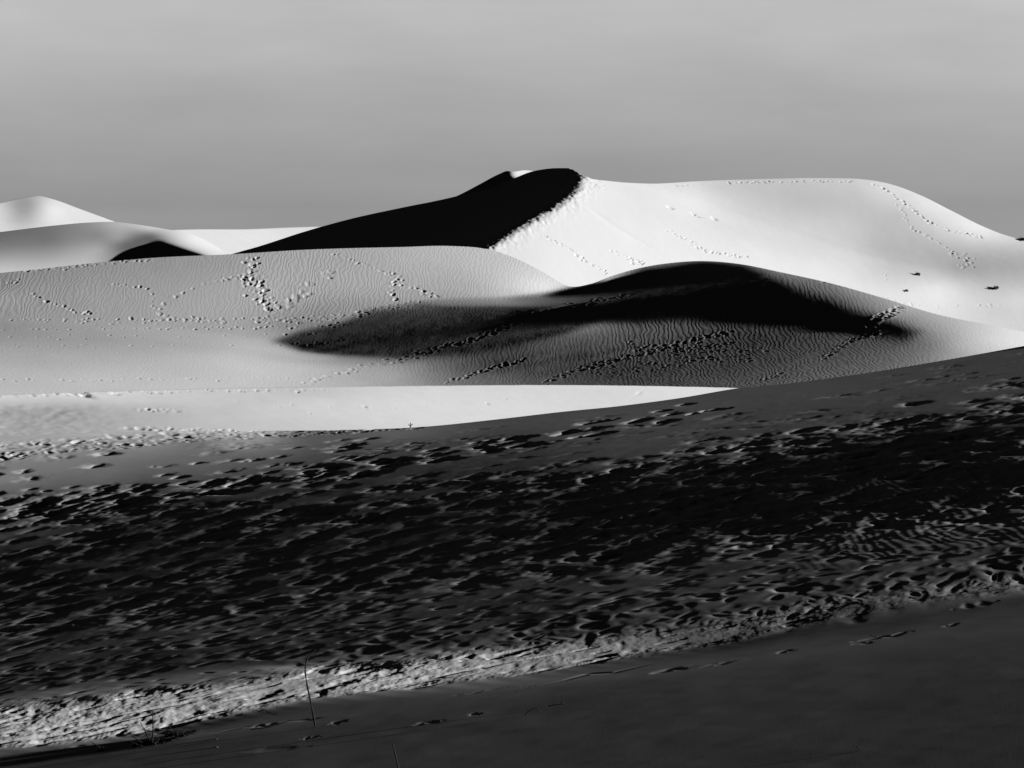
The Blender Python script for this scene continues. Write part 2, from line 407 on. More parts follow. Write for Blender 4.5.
band_crest = mk([(60,236),(150,231),(190,229.3),(250,229),(285,227.5),(320,226.5),(400,228),(520,232),(600,236)])
band_foot = lambda u: band_crest(u) + 34
print('band')
BD = solve_relief(40, 620, 218, 280, 6, 2, lambda U, V: (V > band_crest(U) - 2), mixed_tone([(180,232,226),(250,235,228),(300,232,222),(400,240,225)], [], aspect=2.0), lambda U, V: 6.0 + 0*U, math.log(700), smu=0.5, smv=0.3)

peak_crest = mk([(400,214),(440,203),(462,193.5),(480,184),(498,174.5),(507,171),(513,171.5),(524,170.2),(535,171.5),(550,178),(600,200)])
peak_foot = lambda u: peak_crest(u) + 26
print('peak')
PK = solve_relief(390, 610, 160, 232, 4, 2, lambda U, V: (V > peak_crest(U) - 2), mixed_tone([(520,175,235),(560,185,232)], [([(380,250),(380,150),(511,150),(512,176),(520,180),(520,250)], -0.15, 4, 1)], aspect=2.0), lambda U, V: 3.0 + 0*U, math.log(400), smu=0.3, smv=0.3)

# ================================================================== DETAIL AND MESHES
M_fg = sand_material('near_sand', 0.30, 0.00007, 110.0)
M_far = sand_material('far_sand', 0.30, 0.004, 2.0)
M_mid = sand_material('rippled_sand', 0.30, 0.002, 5.0, ripple=[(0.21, 0.0020, 0.12, 6.0, 'ripple'), (0.215, 0.0018, -0.08, 5.0, 'broad_ripple')])

def scatter(sheet, n, poly, L, W, depth, rim=0.3, ang=None, lop=0.0, sd=0.35, warp=None, hard=1.5, gap=None):
    P = np.array(poly, float); lo, hi = P.min(0), P.max(0); k = 0; tries = 0; done = np.zeros((0, 2))
    while k < n and tries < n*30:
        tries += 1
        u, v = rng.uniform(lo[0], hi[0]), rng.uniform(lo[1], hi[1])
        if poly_sd(poly, np.array([[u]]), np.array([[v]]))[0, 0] < 0: continue
        if warp and rng.random() > warp(u, v): continue
        if gap is not None:
            if len(done) and (((done - (u, v))/gap)**2).sum(1).min() < rng.uniform(0.3, 1.6): continue
            done = np.vstack([done, (u, v)])
        f = math.exp(rng.normal(0, sd)); g = math.exp(rng.normal(0, sd*1.2))
        a = rng.uniform(-1.3, 1.3) if ang is None else ang + rng.normal(0, 0.3)
        sheet.pit(u, v, L*f, W*f, depth*g, a, rim, lop, hard=hard); k += 1

def trail(sheet, pts, step, L, W, depth, jit=1.0, rim=0.35, spread=0.0, skip=0.0):
    """a line of single footprints, left and right of the path"""
    P = np.array(pts, float); seg = np.hypot(*np.diff(P, axis=0).T); cum = np.concatenate([[0], np.cumsum(seg)])
    d, side = 0.0, 1
    while d < cum[-1]:
        u = np.interp(d, cum, P[:, 0]) + rng.normal(0, jit*0.6) + rng.normal(0, spread)
        v = np.interp(d, cum, P[:, 1]) + side*0.5*min(jit, 1.0) + rng.normal(0, jit*0.3) + rng.normal(0, spread*0.5)
        if rng.random() >= skip:
            sheet.pit(u, v, 0.62*L*rng.uniform(0.5, 1.35), 0.62*W*rng.uniform(0.6, 1.2), 0.42*depth*rng.uniform(0.1, 1.6), rng.uniform(-1, 1), rim*0.7)
        side = -side; d += step*rng.uniform(0.7, 1.4)

def groove(sheet, u0, v0, u1, v1, w, depth):
    """a wandering furrow that shows as a dark streak, w wide in metres"""
    n = 7; pts = []
    for i in range(n):
        t = i/(n - 1); j = abs(u1 - u0)*0.012 if 0 < i < n - 1 else 0
        pts.append(sheet.at(u0 + (u1 - u0)*t, v0 + (v1 - v0)*t + rng.normal(0, 0.4 + j*0.4))[:2])
    pts = np.array(pts); m = 4*w
    box = (sheet.X > pts[:, 0].min() - m) & (sheet.X < pts[:, 0].max() + m) & (sheet.Y > pts[:, 1].min() - m) & (sheet.Y < pts[:, 1].max() + m)
    x, y = sheet.X[box], sheet.Y[box]; D = np.full(x.shape, 1e9); T_ = np.zeros(x.shape)
    for i in range(n - 1):
        d = pts[i+1] - pts[i]; L = max((d**2).sum(), 1e-9)
        t = np.clip(((x - pts[i, 0])*d[0] + (y - pts[i, 1])*d[1])/L, 0, 1)
        q = (x - pts[i, 0] - t*d[0])**2 + (y - pts[i, 1] - t*d[1])**2
        T_ = np.where(q < D, (i + t)/(n - 1), T_); D = np.minimum(D, q)
    prof = np.sin(np.clip(T_, 0, 1)*math.pi)**0.6*(0.75 + 0.5*hash_noise(T_*6 + u0, T_*0, 77))
    sheet.dZ[box] -= depth*prof*np.exp(-D/(w*np.maximum(prof, 0.2))**2)

fg = Sheet(FG, lambda u: fg_foot(u), lambda u: fg_crest(u), U0, U1, 1150, 820)
LOU, UPU = strip_lo(fg.u), strip_up(fg.u)
below = smooth((fg.V - LOU + 3)/10)                 # 1 on the smooth near sand
instrip = smooth((LOU - fg.V + 3)/6)*smooth((fg.V - UPU + 6)/8)
above = 1 - smooth((fg.V - UPU + 2)/8)
# lie of the wind-worn surface
fg.dZ += (0.0005*below + 0.0004*above + 0.002*instrip)*fbm(fg.X/0.35, fg.Y/0.22, 5, 3)
fg.dZ += 0.00015*above*fbm(fg.X/0.07, fg.Y/0.06, 9, 3)
mid_zone = smooth((fg.V - fg_crest(fg.u) - 20)/60)*above
fg.dZ += 0.0016*mid_zone*fbm(fg.X/0.55, fg.Y/0.45, 21, 3)
lo_ = lambda du: [(u, float(strip_lo(np.array([u*1.0]))[0]) + du) for u in range(-120, 1161, 80)]
up_ = lambda du: [(u, float(strip_up(np.array([u*1.0]))[0]) + du) for u in range(-120, 1161, 80)]
cr_ = lambda du, a=-120, b=1160: [(u, float(fg_crest(np.array([u*1.0]))[0]) + du) for u in range(a, b + 1, 80)]
# trampled ground above the bright strip: shallow, close-set
scatter(fg, 400, up_(2) + up_(-100)[::-1], 0.060, 0.040, 0.0013, rim=0.0, sd=0.4, hard=2.0, gap=(26, 5))
scatter(fg, 560, up_(0) + up_(-115)[::-1], 0.050, 0.026, 0.0024, rim=0.0, ang=0.1, hard=2.4, gap=(24, 4.5))
# deep prints in the dark middle band
scatter(fg, 330, up_(-70) + [(1160,360),(1024,382),(900,405),(800,424),(700,440),(600,458),(500,474),(400,476),(300,484),(200,494),(100,504),(0,514),(-120,530)], 0.085, 0.10, 0.0080, rim=0.0, sd=0.3, gap=(32, 10), hard=1.5)
scatter(fg, 250, [(560,480),(760,440),(1160,375),(1160,500),(1024,515),(700,545),(560,560)], 0.10, 0.13, 0.0130, rim=0.05, sd=0.3, gap=(36, 12), hard=1.5)
# sparse wide prints on the pale upper left
scatter(fg, 170, [(-120,455),(420,436),(500,440),(360,480),(150,515),(-120,545)], 0.055, 0.05, 0.011, rim=0.0, sd=0.4)
scatter(fg, 95, [(-120,535),(-120,510),(150,485),(300,466),(480,440),(700,402),(720,412),(500,452),(320,478),(150,505)], 0.055, 0.07, 0.028, rim=0.0, sd=0.3)
scatter(fg, 90, [(380,440),(700,405),(1024,352),(1160,335),(1160,410),(900,425),(700,445),(420,475)], 0.11, 0.05, 0.0028, rim=0.0, ang=0.1)
# churned line along the crest at the left
scatter(fg, 800, [(-120,452),(0,445),(100,438),(200,432),(262,430),(330,430),(420,428),(300,436),(200,441),(100,449),(0,458),(-120,466)], 0.035, 0.06, 0.009, rim=0.2, sd=0.4)
# churned bright strip
side = lambda u, v: float(np.interp(u, [0, 500, 700, 1024], [1.0, 1.0, 0.15, 0.2]))
scatter(fg, 120, lo_(-3) + up_(2)[::-1], 0.022, 0.030, 0.0030, rim=0.0, sd=0.5, warp=side)
scatter(fg, 60, lo_(-5) + up_(2)[::-1], 0.045, 0.020, 0.0030, rim=0.0, sd=0.4, ang=0.1, warp=side)
scatter(fg, 260, up_(4) + up_(-8)[::-1], 0.050, 0.02, 0.0025, rim=0.0, sd=0.4)
hz = fg.Z - TE*fg.X + 0.10*fg.Y                         # height across the little bank, along its run
run = np.interp(fg.u, [0, 560, 680, 1024], [1, 1, 0.3, 0.3])
fg.dZ += instrip*run*(0.55 + 0.75*np.clip(0.5 + fbm(fg.X/0.5, hz/0.10, 64, 2)*1.5, 0, 1))*(0.0034*fbm(fg.X/0.034, hz/0.011, 61, 4, 0.62) + 0.006*fbm(fg.X/0.20, hz/0.04, 67, 2))
fg.dZ += 0.00018*smooth((fg.U - 760)/140)*smooth((fg.V - UPU + 130)/25)*smooth((UPU - 28 - fg.V)/16)*np.sin(2*math.pi*(fg.X/0.052 + 1.6*fbm(fg.X/0.3, fg.Y/0.5, 55, 2) + 0.8*fg.Y))
crack = fbm(fg.X/0.17, hz/0.011, 91, 3)
fg.dZ -= instrip*run*0.0060*smooth((crack - 0.18)/0.16)
for g in [(250,727,276,724,.012,.006),(299,739,322,737,.012,.005),(240,752,312,746,.03,.004),(328,724,348,721,.012,.006),(412,725,445,720,.012,.005),(453,696,512,686,.014,.006),(469,716,481,713,.01,.005),
          (518,688,660,662,.014,.007),(649,674,696,665,.02,.010),(848,643,915,631,.016,.010),(943,627,957,624,.012,.008),(776,653,797,650,.012,.006),(850,645,870,642,.012,.006),(200,733,330,716,.014,.007),(0,745,90,738,.02,.009),
          (140,735,170,731,.012,.008),(60,748,110,745,.012,.006),(700,668,740,660,.012,.004),(950,610,1000,600,.015,.006)]:
    groove(fg, *g[:4], g[4]*1.7, g[5]*0.26)  # shallow furrows shaped to stand in for long streak shadows
fg_o = fg.build('trampled_sand_slope', M_fg, floor=-EYE, pads=(1.2, 1.2), rise=(0.12, 0.135))
mark(fg_o, 'dark trampled sand slope filling the front, pitted all over with footprints', 'sand slope', 'structure')

fl = Sheet(FL, flat_foot, flat_crest, U0, U1, 900, 60)
fl.dZ += 0.006*fbm(fl.X/0.8, fl.Y/0.8, 81, 3) + 0.006*smooth((170 - fl.U)/120)*smooth((fl.V - 402)/6)*fbm(fl.X/0.18, fl.Y/0.3, 83, 2)
T = lambda pts, *a, **k: trail(fl, pts, *a, **k)
T([(-20,395),(120,392.5),(330,389)], 9.0, .14, .12, .04, spread=1.0)
T([(140,409),(180,411)], 3.0, .14, .16, .06); T([(150,428),(260,432)], 4.0, .14, .16, .05, spread=2)
T([(230,405),(300,408),(520,404)], 20.0, .10, .10, .05, spread=5)
groove(fl, 120, 428.6, 148, 428.4, .10, .05); groove(fl, 70, 394, 88, 393, .2, .05); groove(fl, 627,402,645,388,.06,.012)
fl_o = fl.build('sand_flat', M_far)
mark(fl_o, 'bright smooth strip of flat sand just beyond the dark trampled slope', 'sand flat', 'structure')

md = Sheet(MD, mid_foot, mid_crest, U0, U1, 1250, 320)
md.dZ += 0.004*fbm(md.X/1.2, md.Y/1.0, 31, 3)
T = lambda pts, *a, **k: trail(md, pts, *a, **k)
T([(30,290),(40,298),(50,303),(61,305),(81,313),(96,313)], 4.0, .16, .16, .07)
T([(0,283),(20,280)], 2.5, .16, .16, .05, spread=2)
T([(20,270),(60,268),(110,262),(150,259)], 1.6, .16, .2, .05, spread=1.0)
T([(114,284),(143,287),(153,293),(153,306),(161,314),(193,321),(229,322)], 3.6, .14, .14, .06)
T([(161,308),(179,293),(199,286),(232,278),(246,276)], 4.5, .18, .18, .05)
for k in range(4):
    T([(254,259),(250,278),(259,288),(267,303),(277,314)], 3.4, .17, .17, .10, spread=5.0, jit=1.5)
T([(256,262),(252,276),(262,290),(270,308)], 3.0, .22, .22, .14, spread=3.0)
T([(284,309),(300,296),(315,284),(332,273)], 2.6, .26, .26, .06, spread=4.5)
for vv, sp_, st in ((319,1.2,4.5),(328,1.0,5.5),(345,1.5,12.0),(322,3.0,7),(379,1.5,8.0),(336,3,14)):
    T([(-20,vv+1),(150,vv),(300,vv-1),(345,vv-3)], st, .13, .15, .05, spread=sp_, skip=0.15)
T([(335,253),(350,259),(366,265),(381,271),(395,275)], 3.6, .15, .15, .06)
T([(395,275),(410,286),(428,293),(442,297)], 2.2, .17, .17, .10, spread=2.5)
T([(397,273),(394,286),(393,300)], 1.6, .17, .17, .11, spread=1.5)
T([(250,318),(300,322),(340,316),(420,302)], 2.5, .14, .16, .05, spread=3)
T([(300,385),(353,370),(383,364),(426,352),(486,336),(532,316),(632,293)], 2.8, .2, .2, .045, spread=2.5)
T([(446,382),(489,369),(532,357)], 3.4, .17, .17, .06, spread=1.0)
T([(546,382),(575,371),(632,356)], 2.2, .18, .18, .06, spread=2.0)
T([(560,374),(618,360),(658,350),(685,342),(736,331)], 2.4, .18, .18, .05, spread=2.0)
T([(640,345),(680,350),(720,345)], 1.3, .15, .15, .06, spread=7.0)
T([(590,372),(680,362),(760,352)], 2.5, .15, .15, .05, spread=6.0)
T([(826,358),(845,344),(872,333)], 2.2, .17, .17, .07, spread=1.0)
T([(872,326),(884,317),(902,307)], 0.8, .2, .2, .10, spread=4.0)
T([(862,338),(886,331)], 1.6, .2, .2, .10, spread=1.5)
T([(766,379),(784,374)], 1.6, .16, .16, .07, spread=1.5)
T([(764,268),(800,275),(837,284),(867,289),(900,296)], 3.0, .25, .3, .07, spread=0.8)
groove(md, 430,338,640,291,.35,.02)
right = smooth((md.U - 520)/140)*smooth((md.V - 268)/20)
patch = 0.5 + 0.5*np.clip(fbm(md.X/9, md.Y/9, 71, 2)*2.2, -1, 1)
core = smooth((poly_sd(mid_core, md.U, md.V, 1.6) + 2)/10)
lee = smooth((poly_sd(mid_left, md.U, md.V, 1.6) + 12)/30)
upper = smooth((322 - md.V)/12)
calm = (1 - core)*(1 - 0.8*lee)
md_o = md.build('sand_dune', M_mid, attrs={'ripple': (0.25 + 0.6*patch*upper)*(1 - right)*calm, 'broad_ripple': right*(0.35 + 0.4*patch)*calm})
mark(md_o, 'rippled middle dune with a curved black hollow under its crest', 'dune', 'structure')

bg = Sheet(BG, big_foot, big_crest, U0, U1, 1150, 260)
edge = [(470,262),(490,247),(520,227),(558,205),(571,196),(579,187),(583,176),(576,168)]
E = np.full(bg.U.shape, 1e9)
for a_, b_ in zip(edge[:-1], edge[1:]):
    E = np.minimum(E, np.abs(poly_sd([a_, b_, (b_[0]+.1, b_[1]+.1)], bg.U, bg.V)))
ew = np.exp(-(E/13.0)**2)
bg.dZ += ew*(0.06*fbm(bg.X/1.1, bg.Y/1.1, 41, 3) + 0.065*fbm(bg.X/0.26, bg.Y/0.35, 44, 2))
bg.dZ += 0.010*fbm(bg.X/1.5, bg.Y/1.5, 47, 3)
T = lambda pts, st, L, W, d, **k: trail(bg, pts, st*0.8, L*0.85, W*1.1, d*2.3, **k)
T([(665,186.5),(700,184),(760,181.8),(830,180.8),(862,181.6)], 5.0, .34, .10, .09, jit=0.6, skip=0.2)
T([(875,184),(890,193),(910,206),(926,220),(950,230),(983,237)], 3.2, .26, .26, .13)
T([(898,203),(905,213),(909,226),(928,236),(946,247),(963,257)], 3.6, .22, .22, .08, spread=1.0)
T([(948,252),(962,256),(972,262),(960,268)], 1.8, .22, .22, .08, spread=3.0)
T([(886,272),(886,281)], 1.6, .2, .2, .08)
T([(539,233),(552,240),(569,248),(590,263),(609,273)], 2.6, .2, .2, .09, spread=1.5, skip=0.2)
T([(614,251),(632,259),(644,263)], 2.0, .2, .2, .09, spread=1.5)
T([(670,232),(689,242),(705,251),(724,254),(749,257)], 2.2, .2, .2, .09, spread=2.0)
T([(590,182),(604,188)], 2.5, .2, .2, .09, spread=1.2)
T([(880,297),(915,305),(1000,305)], 8.0, .2, .2, .08, spread=2)
for a_ in ((667,206,673,208.5),(692,214,699,217),(710,217,717,220)): groove(bg, *a_, .45, .14)
groove(bg, 578,203,657,252,.3,.035)
mark(bg.build('sand_dune', M_far), 'great dune with a black left face and a bright right side', 'dune', 'structure')
pk = Sheet(PK, peak_foot, peak_crest, 400, 600, 200, 50)
mark(pk.build('sand_dune', M_far, floor=-2, pads=(0.03, 0.05)), 'small dark peak with a white tip behind the great dune', 'dune', 'structure')
ld = Sheet(LD, left_foot, left_crest, U0, 395, 500, 90)
mark(ld.build('sand_dune', M_far, pads=(0.35, 0.03)), 'low grey dune with a small black slip face at the left', 'dune', 'structure')
fd = Sheet(FD, far_foot, far_crest, U0, 200, 300, 70)
mark(fd.build('sand_dune', M_far, pads=(0.35, 0.05)), 'farthest pale rounded dune against the sky at the left', 'dune', 'structure')
bd = Sheet(BD, band_foot, band_crest, 60, 600, 300, 40)
mark(bd.build('sand_dune', M_far, pads=(0.1, 0.1)), 'long flat white dune on the horizon left of the great dune', 'dune', 'structure')

# ================================================================== DRY PLANTS
def plain(name, g, rough=0.9):
    m = bpy.data.materials.new(name); m.use_nodes = True
    nt = m.node_tree; b = nt.nodes['Principled BSDF']; b.inputs['Roughness'].default_value = rough; b.inputs['Specular IOR Level'].default_value = 0.1
    n = nt.nodes.new('ShaderNodeTexNoise'); n.inputs['Scale'].default_value = 60; t = nt.nodes.new('ShaderNodeTexCoord')
    r = nt.nodes.new('ShaderNodeMapRange'); r.inputs[3].default_value = g*0.6; r.inputs[4].default_value = g*1.4
    c = nt.nodes.new('ShaderNodeCombineColor')
    nt.links.new(t.outputs['Object'], n.inputs['Vector']); nt.links.new(n.outputs['Fac'], r.inputs[0])
    for i in range(3): nt.links.new(r.outputs[0], c.inputs[i])
    nt.links.new(c.outputs[0], b.inputs['Base Color'])
    return m
M_twig = plain('dead_wood', 0.008); M_blade = plain('dry_blade', 0.008); M_bush = plain('scrub_leaf', 0.03); M_stone = plain('dark_stone', 0.05)

def ground_at(sheet, u, v):
    iu = int(np.clip((u - sheet.u[0])/(sheet.u[-1] - sheet.u[0])*(sheet.nu - 1), 0, sheet.nu - 1))
    f, c = sheet.vf[iu], sheet.vc[iu]; iv = int(np.clip((f - v)/(f - c)*(sheet.nv - 1), 0, sheet.nv - 1))
    return np.array([sheet.X[iv, iu], sheet.Y[iv, iu], sheet.Z[iv, iu] + sheet.dZ[iv, iu] + EYE])

class Tubes:
    def __init__(s): s.v, s.f = [], []
    def tube(s, pts, r0, r1, sides=6, knots=0.0):
        """a tapering bent stem; knots roughen it"""
        P = np.array(pts, float)
        # resample smoothly
        if len(P) > 2:
            t = np.linspace(0, 1, len(P)); q = np.linspace(0, 1, (len(P) - 1)*4 + 1)
            P = np.stack([line_v(np.stack([t, P[:, k]], 1), q) for k in range(3)], 1)
        n = len(P); base = len(s.v)
        for i in range(n):
            d = P[min(i+1, n-1)] - P[max(i-1, 0)]; d = d/(np.linalg.norm(d) + 1e-9)
            a = np.cross(d, [0.13, 0.9, 0.2]); a /= np.linalg.norm(a) + 1e-9; b = np.cross(d, a)
            r = (r0 + (r1 - r0)*i/(n - 1))*(1 + knots*rng.normal())
            for k in range(sides):
                th = 2*math.pi*k/sides
                s.v.append(tuple(P[i] + r*(math.cos(th)*a + math.sin(th)*b)))
        for i in range(n - 1):
            for k in range(sides):
                k2 = (k + 1) % sides
                s.f.append((base + i*sides + k, base + i*sides + k2, base + (i+1)*sides + k2, base + (i+1)*sides + k))
        s.f.append(tuple(base + k for k in range(sides))[::-1]); s.f.append(tuple(base + (n-1)*sides + k for k in range(sides)))
    def build(s, name, mat, origin=None, parent=None):
        o = np.array(origin if origin is not None else (0, 0, 0), float)
        me = bpy.data.meshes.new(name); me.from_pydata([tuple(np.array(v) - o) for v in s.v], [], s.f); me.update()
        for p in me.polygons: p.use_smooth = True
        me.materials.append(mat)
        ob = bpy.data.objects.new(name, me); COL.objects.link(ob)
        if parent is not None: ob.parent = parent
        else: ob.location = o
        return ob

def root(name, loc, label, cat, group=None):
    o = bpy.data.objects.new(name, None); o.location = loc; COL.objects.link(o); o.empty_display_size = 0.05
    return mark(o, label, cat, None, group)

def shape(sheet, base, pts, lean=0.0):
    """picture-plane offsets in pixels turned to metres at the plant's own distance"""
    g = ground_at(sheet, *base); k = K*g[1]
    return g, [g + np.array([(u - base[0])*k, lean*(base[1] - v)*k + 0.003*rng.normal(), (base[1] - v)*k]) for u, v in pts]

# the tall bent stem
g, pts = shape(fg, (316, 727), [(316.5,731),(315,722),(311.5,706),(308,690),(305.5,676),(305.3,668),(307,660),(311,654),(315,651)], 0.12)
r = root('bent_stalk', g, 'tall thin leafless stalk with a curled tip standing in the near sand', 'dry stalk')
t = Tubes(); t.tube(pts, .0040, .0021, knots=.18); t.build('stem', M_twig, g, r)
for i in (2, 3, 4, 5):
    t = Tubes(); p = pts[i]; t.tube([p, p + np.array([.004*(-1)**i, .002, .005]), p + np.array([.008*(-1)**i, .003, .007])], .0012, .0005, 5); t.build('twig', M_twig, g, r)
t = Tubes()
t.tube([pts[6], pts[6] + np.array([-.006, 0, -.010]), pts[6] + np.array([-.008, .001, -.022])], .0016, .0007, 5)
t.build('twig', M_twig, g, r)
# the stalk cut by the bottom edge
g, pts = shape(fg, (402, 786), [(402,788),(400,774),(397,760),(394,748),(393,744)], 0.1)
r = root('short_stalk', g, 'short bare stalk poking up at the very bottom of the frame', 'dry stalk')
t = Tubes(); t.tube(pts, .0040, .0020, knots=.15); t.build('stem', M_twig, g, r)
t = Tubes(); t.tube([pts[2], pts[2] + np.array([.005, .002, .004]), pts[2] + np.array([.007, .003, .011])], .0012, .0006, 5); t.build('twig', M_twig, g, r)

def tuft(base, w, h, n, label, spikes=(), name='dry_grass_tuft', seed=3):
    """a clump of dead blades, matted at the foot, with single blades standing out"""
    g = ground_at(fg, *base); k = K*g[1]; R_ = np.random.default_rng(seed)
    r = root(name, g, label, 'grass tuft', 'dry grass tufts on the near sand')
    t = Tubes()
    for i in range(n):
        a = R_.uniform(-w, w)*k; y = R_.normal(0, 0.018); x = g + np.array([a, y, -0.004 - a*0.0])
        gg = ground_at(fg, base[0] + a/k, base[1] - (a/k)*0.16); x[2] = gg[2] - 0.004
        hh = abs(R_.normal(h*0.45, h*0.3))*k*(1 - 0.5*abs(a/k)/w); d = R_.normal(0, 0.9)*hh
        t.tube([x, x + np.array([d*0.3, R_.normal(0, .4)*hh*.3, hh*0.6]), x + np.array([d, R_.normal(0, .5)*hh, hh])], .0030, .0007, 4)
    t.build('blades', M_blade, g, r)
    t = Tubes()
    for i in range(n//6):
        a = R_.uniform(-w, w)*k; gg = ground_at(fg, base[0] + a/k, base[1] - (a/k)*0.16) + np.array([0, R_.normal(0, .015), 0.002])
        L_ = R_.uniform(6, 16)*k; t.tube([gg, gg + np.array([L_*.5, R_.normal(0, .01), .008]), gg + np.array([L_, R_.normal(0, .01), .002 + L_*.14])], .0022, .0008, 4)
    if n >= 100: t.build('litter', M_blade, g, r)
    for (u0, v0, u1, v1) in spikes:
        b0 = ground_at(fg, u0, v0)
        kk = K*b0[1]; t = Tubes()
        e = b0 + np.array([(u1 - u0)*kk, 0.01, (v0 - v1)*kk])
        t.tube([b0 - np.array([0, 0, .004]), b0*.5 + e*.5 + np.array([.002, 0, 0]), e], .0036, .0012, 5, knots=.1); t.build('spike', M_blade, g, r)
tuft((152, 743), 18, 6.5, 240, 'ragged dark grass tuft with tall single spikes in the near sand at the left', [(153,742,152,710),(151,742,140,722),(146,745,133,737),(143,747,128,741)], seed=3)
tuft((178, 736), 12, 9, 260, 'dense rounded dark grass tuft just right of the tall spikes', [(196,733,201,742),(172,736,170,726)], seed=5)
tuft((112, 751), 22, 1.4, 70, 'low flattened grass tuft trailing left of the tall spikes', [(104,750,91,742),(96,752,104,747)], seed=8)
tuft((240, 727), 26, 1.6, 60, 'thin creeping strand of dead grass right of the dense tuft', seed=12)

def twig(base, strokes, label, rad=.0022, name='fallen_twig', lift=0.0):
    g = ground_at(fg, *base); k = K*g[1]
    r = root(name, g, label, 'twig', 'twigs lying on the sand')
    for i, st in enumerate(strokes):
        t = Tubes()
        t.tube([g + np.array([(u - base[0])*k, 0.004*i, (base[1] - v)*k + lift]) for u, v in st], rad*(1 if i == 0 else .7), rad*.45, 6, knots=.12)
        t.build('stem' if i == 0 else 'branch', M_twig, g, r)
twig((274, 716), [[(258,712),(264,709.5),(269,712.5),(275,714.5),(278,713),(277,705)],[(264,709.5),(262,713),(261,716)],[(264,709.5),(259,708.5)]], 'crooked forked twig on the lower edge of the bright strip beside the tall stalk')
twig((276, 727), [[(252,729),(266,727.5),(276,725),(280,721)],[(276,725),(284,723.5)]], 'straight twig lying flat in the near sand left of the stalk foot')
twig((533, 715), [[(526,715),(529,711),(534,708.5),(540,708.5)],[(540,708.5),(541,712),(538,715)],[(529,711),(527,709)]], 'small arched twig on the smooth near sand below the strip')
twig((558, 706), [[(549,706),(556,704.5),(567,704)],[(556,704.5),(554,698),(553.5,692)],[(561,704.5),(565,698.5)],[(556,704.5),(558,700)]], 'small upright forked twig just right of the arched one')
twig((852, 556), [[(841,552),(846,552),(854,554),(863,557.5)],[(843,545),(848,543.5),(854,545.5),(857,548)]], 'dark arched twig lying in the trampled dark slope at the right', rad=.0040)
twig((1010, 588), [[(1008,590),(1011,580),(1019,573)],[(1011,582),(1006,574)],[(1008,588),(1003,592)]], 'upright forked twig at the right end of the bright strip', rad=.0020)
twig((862, 751), [[(857,746),(860,748.5),(863,751)],[(860,748.5),(858,752)]], 'tiny hooked twig alone in the smooth near sand at the lower right')
twig((877, 637), [[(871,634.5),(876,637),(880,638)],[(876,637),(878,634)]], 'short twig at the end of a long shadow streak in the near sand')
twig((411, 426.5), [[(411,427.5),(411.3,424),(411,421.5)],[(411,425),(413.5,422.8)],[(411,425),(408.8,423.2)]], 'tiny sprout standing on the crest of the trampled slope against the bright flat', rad=.006)
twig((958, 612), [[(955,611),(958,608)],[(958,612),(957,606),(958,602)]], 'faint broken twig below the right end of the strip', rad=.0016)

def stone(base, w, h, label, seed):
    g = ground_at(fg, *base); k = K*g[1]; R_ = np.random.default_rng(seed)
    import bmesh
    bm = bmesh.new(); bmesh.ops.create_icosphere(bm, subdivisions=3, radius=1)
    for v in bm.verts:
        c = v.co; n = float(fbm(np.array([c.x*1.7 + seed]), np.array([c.y*1.7 + c.z*1.3]), seed, 3)[0])
        c *= 1 + 0.35*n; c.x *= w*k/2; c.y *= w*k/2.4; c.z *= h*k/2
        if c.z < -h*k/4: c.z = -h*k/4
    me = bpy.data.meshes.new('stone'); bm.to_mesh(me); bm.free()
    for p in me.polygons: p.use_smooth = True
    me.materials.append(M_stone); o = bpy.data.objects.new('stone', me); o.location = g + np.array([0, 0, h*k/8]); COL.objects.link(o)
    mark(o, label, 'stone', None, 'small dark stones on the near sand')
stone((619, 654), 8, 3, 'dark rounded stone in the middle of the bright strip', 4)
stone((217, 739), 3.4, 1.0, 'upper of two tiny clods right of the grass tufts', 5)
stone((217, 747), 4, 1.2, 'lower of two tiny clods right of the grass tufts', 6)

def bush(sheet, base, w, h, n, label, seed):
    g = ground_at(sheet, *base); k = K*g[1]; R_ = np.random.default_rng(seed)
    r = root('desert_bush', g, label, 'bush', 'low bushes on the great dune'); t = Tubes(); lf = Tubes()
    for i in range(n):
        a = R_.uniform(0, 2*math.pi); e = R_.uniform(0.2, 1.4); L_ = R_.uniform(.6, 1.0)
        tip = g + np.array([math.cos(a)*math.cos(e)*w*k/2, math.sin(a)*math.cos(e)*w*k/2, math.sin(e)*h*k])*L_
        t.tube([g - np.array([0, 0, .05]), g*.5 + tip*.5 + R_.normal(0, .03, 3), tip], .02, .008, 5)
        for j in range(7):
            p = tip + R_.normal(0, .06, 3)*np.array([1, 1, .6]); q = p + R_.normal(0, .07, 3)
            lf.tube([p, q], .035, .012, 4)
    t.build('branches', M_twig, g, r); lf.build('leaves', M_bush, g, r)
bush(bg, (918, 275), 5, 1.8, 18, 'small dark bush with a thin shadow tail, upper of the two on the bright slope', 3)
bush(bg, (996, 289), 5, 3.0, 22, 'larger dark bush with a shadow tail near the right edge of the bright slope', 4)
bush(bg, (1024, 240.5), 11, 2.5, 34, 'dark bush on the skyline where the great dune meets the right edge', 5)
bush(bg, (907, 291), 2, 0.8, 6, 'tiny dark sprig low on the bright slope left of the bushes', 6)

R = 9000.0
gx, gy = np.meshgrid(np.linspace(-R, R, 60), np.linspace(-400, 2*R, 80))
mark(grid_mesh('ground', gx, gy, gx*0.0 - 0.3, M_far), 'flat desert floor running to the horizon', 'desert floor', 'structure')

# ------------------------------------------------------------------ camera
cam = bpy.data.cameras.new('camera'); co = bpy.data.objects.new('camera', cam); COL.objects.link(co)
co.location = (0, 0, EYE); co.rotation_euler = (math.pi/2, 0, 0)
cam.sensor_width = 36; cam.lens = 36/0.4; cam.shift_y = -(384 - V0)/1024
cam.clip_start = 0.1; cam.clip_end = 40000
scene.camera = co

